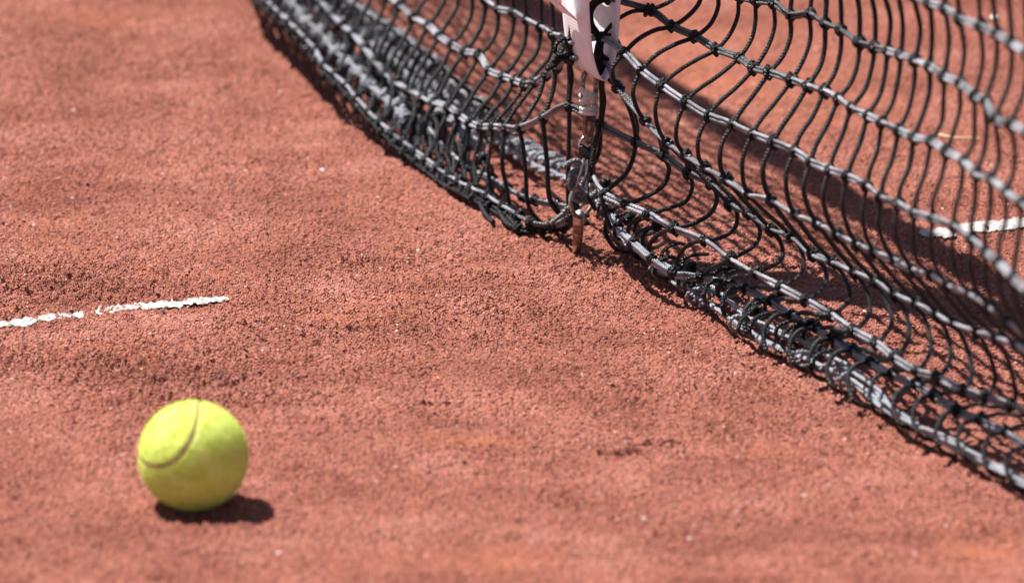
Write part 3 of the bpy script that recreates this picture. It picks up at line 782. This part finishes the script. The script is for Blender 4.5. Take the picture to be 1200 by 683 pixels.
# ------------------------------------------------------------------ ball
BR = .0335
bc = np.array([-0.19564386, 4.27262418, BR + .0004])
ball = thing('tennis_ball', 'fuzzy yellow green tennis ball lying on the red clay', 'tennis ball', bc)
qw, qx, qy, qz = -0.41595180062578635, -0.521154103760236, -0.5836147927200879, 0.46343961139324324
M3 = np.array([[1-2*(qy*qy+qz*qz),2*(qx*qy-qz*qw),2*(qx*qz+qy*qw)],[2*(qx*qy+qz*qw),1-2*(qx*qx+qz*qz),2*(qy*qz-qx*qw)],[2*(qx*qz-qy*qw),2*(qy*qz+qx*qw),1-2*(qx*qx+qy*qy)]])
t = np.linspace(0, 2 * np.pi, 400, endpoint=False)
cv = np.stack([.75 * np.cos(t) + .25 * np.cos(3 * t), .75 * np.sin(t) - .25 * np.sin(3 * t), 2 * math.sqrt(.1875) * np.sin(2 * t)], 1)
cv = (cv / np.linalg.norm(cv, axis=1)[:, None]) @ M3.T
vw = C0 - bc; vw /= np.linalg.norm(vw); gd = np.array([.6, 0, -.55]) + vw * .45; gd /= np.linalg.norm(gd)
wt = np.clip((cv @ gd - .15) / .6, 0, 1); wt = wt * wt * (3 - 2 * wt)
cv = cv - .95 * vw * wt[:, None]; cv /= np.linalg.norm(cv, axis=1)[:, None]
nl, na = 130, 200
th_ = np.linspace(0, np.pi, nl); ph_ = np.linspace(0, 2 * np.pi, na, endpoint=False)
TT, PP = np.meshgrid(th_, ph_, indexing='ij')
D = np.stack([np.sin(TT) * np.cos(PP), np.sin(TT) * np.sin(PP), np.cos(TT)], -1).reshape(-1, 3)
ds = np.arccos(np.clip((D @ cv.T).max(1), -1, 1)) * BR
lump = np.zeros(len(D)); q = np.random.default_rng(9)
for _ in range(60):
    v = q.normal(size=3); v /= np.linalg.norm(v); lump += np.sin(D @ v * q.uniform(12, 45) + q.uniform(0, 6)) * .000016
rad = BR - .0003 + lump + .00035 * np.exp(-((ds - .0030) / .0014) ** 2) - .0010 * np.exp(-(ds / .0012) ** 2)
V = D * rad[:, None] + bc
i = np.arange(nl - 1)[:, None] * na; j = np.arange(na)[None, :]
F = np.stack([i + j, i + na + j, i + na + (j + 1) % na, i + (j + 1) % na], -1).reshape(-1, 4)
fo = link('felt', V, F, m_felt, ball)
fo.data.transform(__import__('mathutils').Matrix.Translation(-ball.location)); fo.matrix_parent_inverse.identity()
mb = MB(); mb.tube(cv * (BR - .00075) + bc, .00095, 8, True); mb.build('seam', m_seam, ball)
n = 60000; q = np.random.default_rng(12); D = q.normal(size=(n, 3)); D /= np.linalg.norm(D, axis=1)[:, None]
ds = np.arccos(np.clip((D @ cv[::4].T).max(1), -1, 1)) * BR; D = D[ds > .0016]; n = len(D)
tg = q.normal(size=(n, 3)); tg -= D * (tg * D).sum(1)[:, None]; tg /= np.linalg.norm(tg, axis=1)[:, None]
sd = np.cross(D, tg); ln = q.uniform(.0009, .0030, n)[:, None]; lean = q.uniform(.2, 1.3, n)[:, None]
b0 = D * (BR - .0005); tip = b0 + D * ln * .75 + tg * ln * lean * .6; wdt = .00008
V = np.stack([b0 - sd * wdt, b0 + sd * wdt, tip], 1).reshape(-1, 3)
fz = link('fuzz', V, np.arange(n * 3).reshape(-1, 3), m_felt, ball, smooth=False)
fz.matrix_parent_inverse.identity(); fz['kind'] = 'stuff'

# ------------------------------------------------------------------ small finds on the clay
def chip(x, y, s, label, seed, group=None, mat=m_chip, cat='chip'):
    p = at_z(x, y); z = float(gz(p[0], p[1])); q = np.random.default_rng(seed)
    import bmesh
    bm = bmesh.new(); bmesh.ops.create_icosphere(bm, subdivisions=2, radius=1)
    for v in bm.verts:
        v.co = v.co * q.uniform(.78, 1.15)
    me = bpy.data.meshes.new('chalk_chip'); bm.to_mesh(me); bm.free(); me.materials.append(mat)
    o = bpy.data.objects.new('chalk_chip', me); COL.objects.link(o); o.location = (p[0], p[1], z + s * .35)
    o.scale = (s, s * .8, s * .6); o.rotation_euler = (q.uniform(-.4, .4), q.uniform(-.4, .4), q.uniform(0, 3))
    o['label'] = label; o['category'] = cat
    if group: o['group'] = group
G = 'white chips on the clay'
chip(327, 649, .0015, 'white chip on the clay just below and right of the ball', 1, G)
chip(863, 598, .0011, 'white speck on bare clay in the lower right, leftmost of the three there', 2, G)
chip(1071, 652, .0014, 'bright white chip on bare clay near the lower right edge, lowest of the three there', 3, G)
chip(1109, 616, .0012, 'faint white chip on bare clay in the lower right, nearest the net rope', 4, G)
chip(378, 201, .0020, 'small white chip on smooth clay left of the net fold', 5, G)
chip(1165, 22, .0034, 'large pale chip on the clay behind the top right of the net', 6, G)
chip(616, 542, .0010, 'tiny white speck in the middle foreground clay below the open court', 7, G)
p0, p1, p2 = at_z(1098, 157, .002), at_z(1118, 161, .004), at_z(1147, 162, .002)
mb = MB(); mb.tube(spline([p0, p1, p2], 8), .0008, 6); o = mb.build('straw', m_straw)
o['label'] = 'thin dry straw lying on the clay behind the net'; o['category'] = 'straw'

# ------------------------------------------------------------------ light, world, camera
S_dir = np.array([-.39, .22, 1.0]); S_dir /= np.linalg.norm(S_dir)       # towards the sun
elev = math.asin(S_dir[2]); azi = math.atan2(S_dir[0], S_dir[1])
W = bpy.data.worlds.new('World'); sc.world = W; W.use_nodes = True
wn = W.node_tree; bg = wn.nodes['Background']
sky = wn.nodes.new('ShaderNodeTexSky'); sky.sky_type = 'NISHITA'; sky.sun_disc = False
sky.sun_elevation = elev; sky.sun_rotation = azi
wn.links.new(sky.outputs[0], bg.inputs[0]); bg.inputs[1].default_value = .05
sl = bpy.data.lights.new('sun', 'SUN'); sl.energy = 5.0; sl.angle = math.radians(.53); sl.color = (1, .96, .90)
so = bpy.data.objects.new('sun', sl); COL.objects.link(so)
Vec = __import__('mathutils').Vector
so.rotation_euler = Vec(S_dir).to_track_quat('Z', 'Y').to_euler()
cd = bpy.data.cameras.new('camera'); cam = bpy.data.objects.new('camera', cd); COL.objects.link(cam)
cd.sensor_width = 36; cd.lens = 36 * FPX / 1200; cd.clip_start = .1; cd.clip_end = 3000
cam.location = (0, 0, CAMH); cam.rotation_euler = (math.pi / 2 - PITCH, 0, 0)
cd.dof.use_dof = True; cd.dof.focus_distance = float((at_z(650, 345) - C0) @ FW); cd.dof.aperture_fstop = 7.8
sc.camera = cam
sc.view_settings.view_transform = 'Standard'; sc.view_settings.look = 'None'; sc.view_settings.gamma = 1
sc.view_settings.use_curve_mapping = False; sc.view_settings.exposure = .92
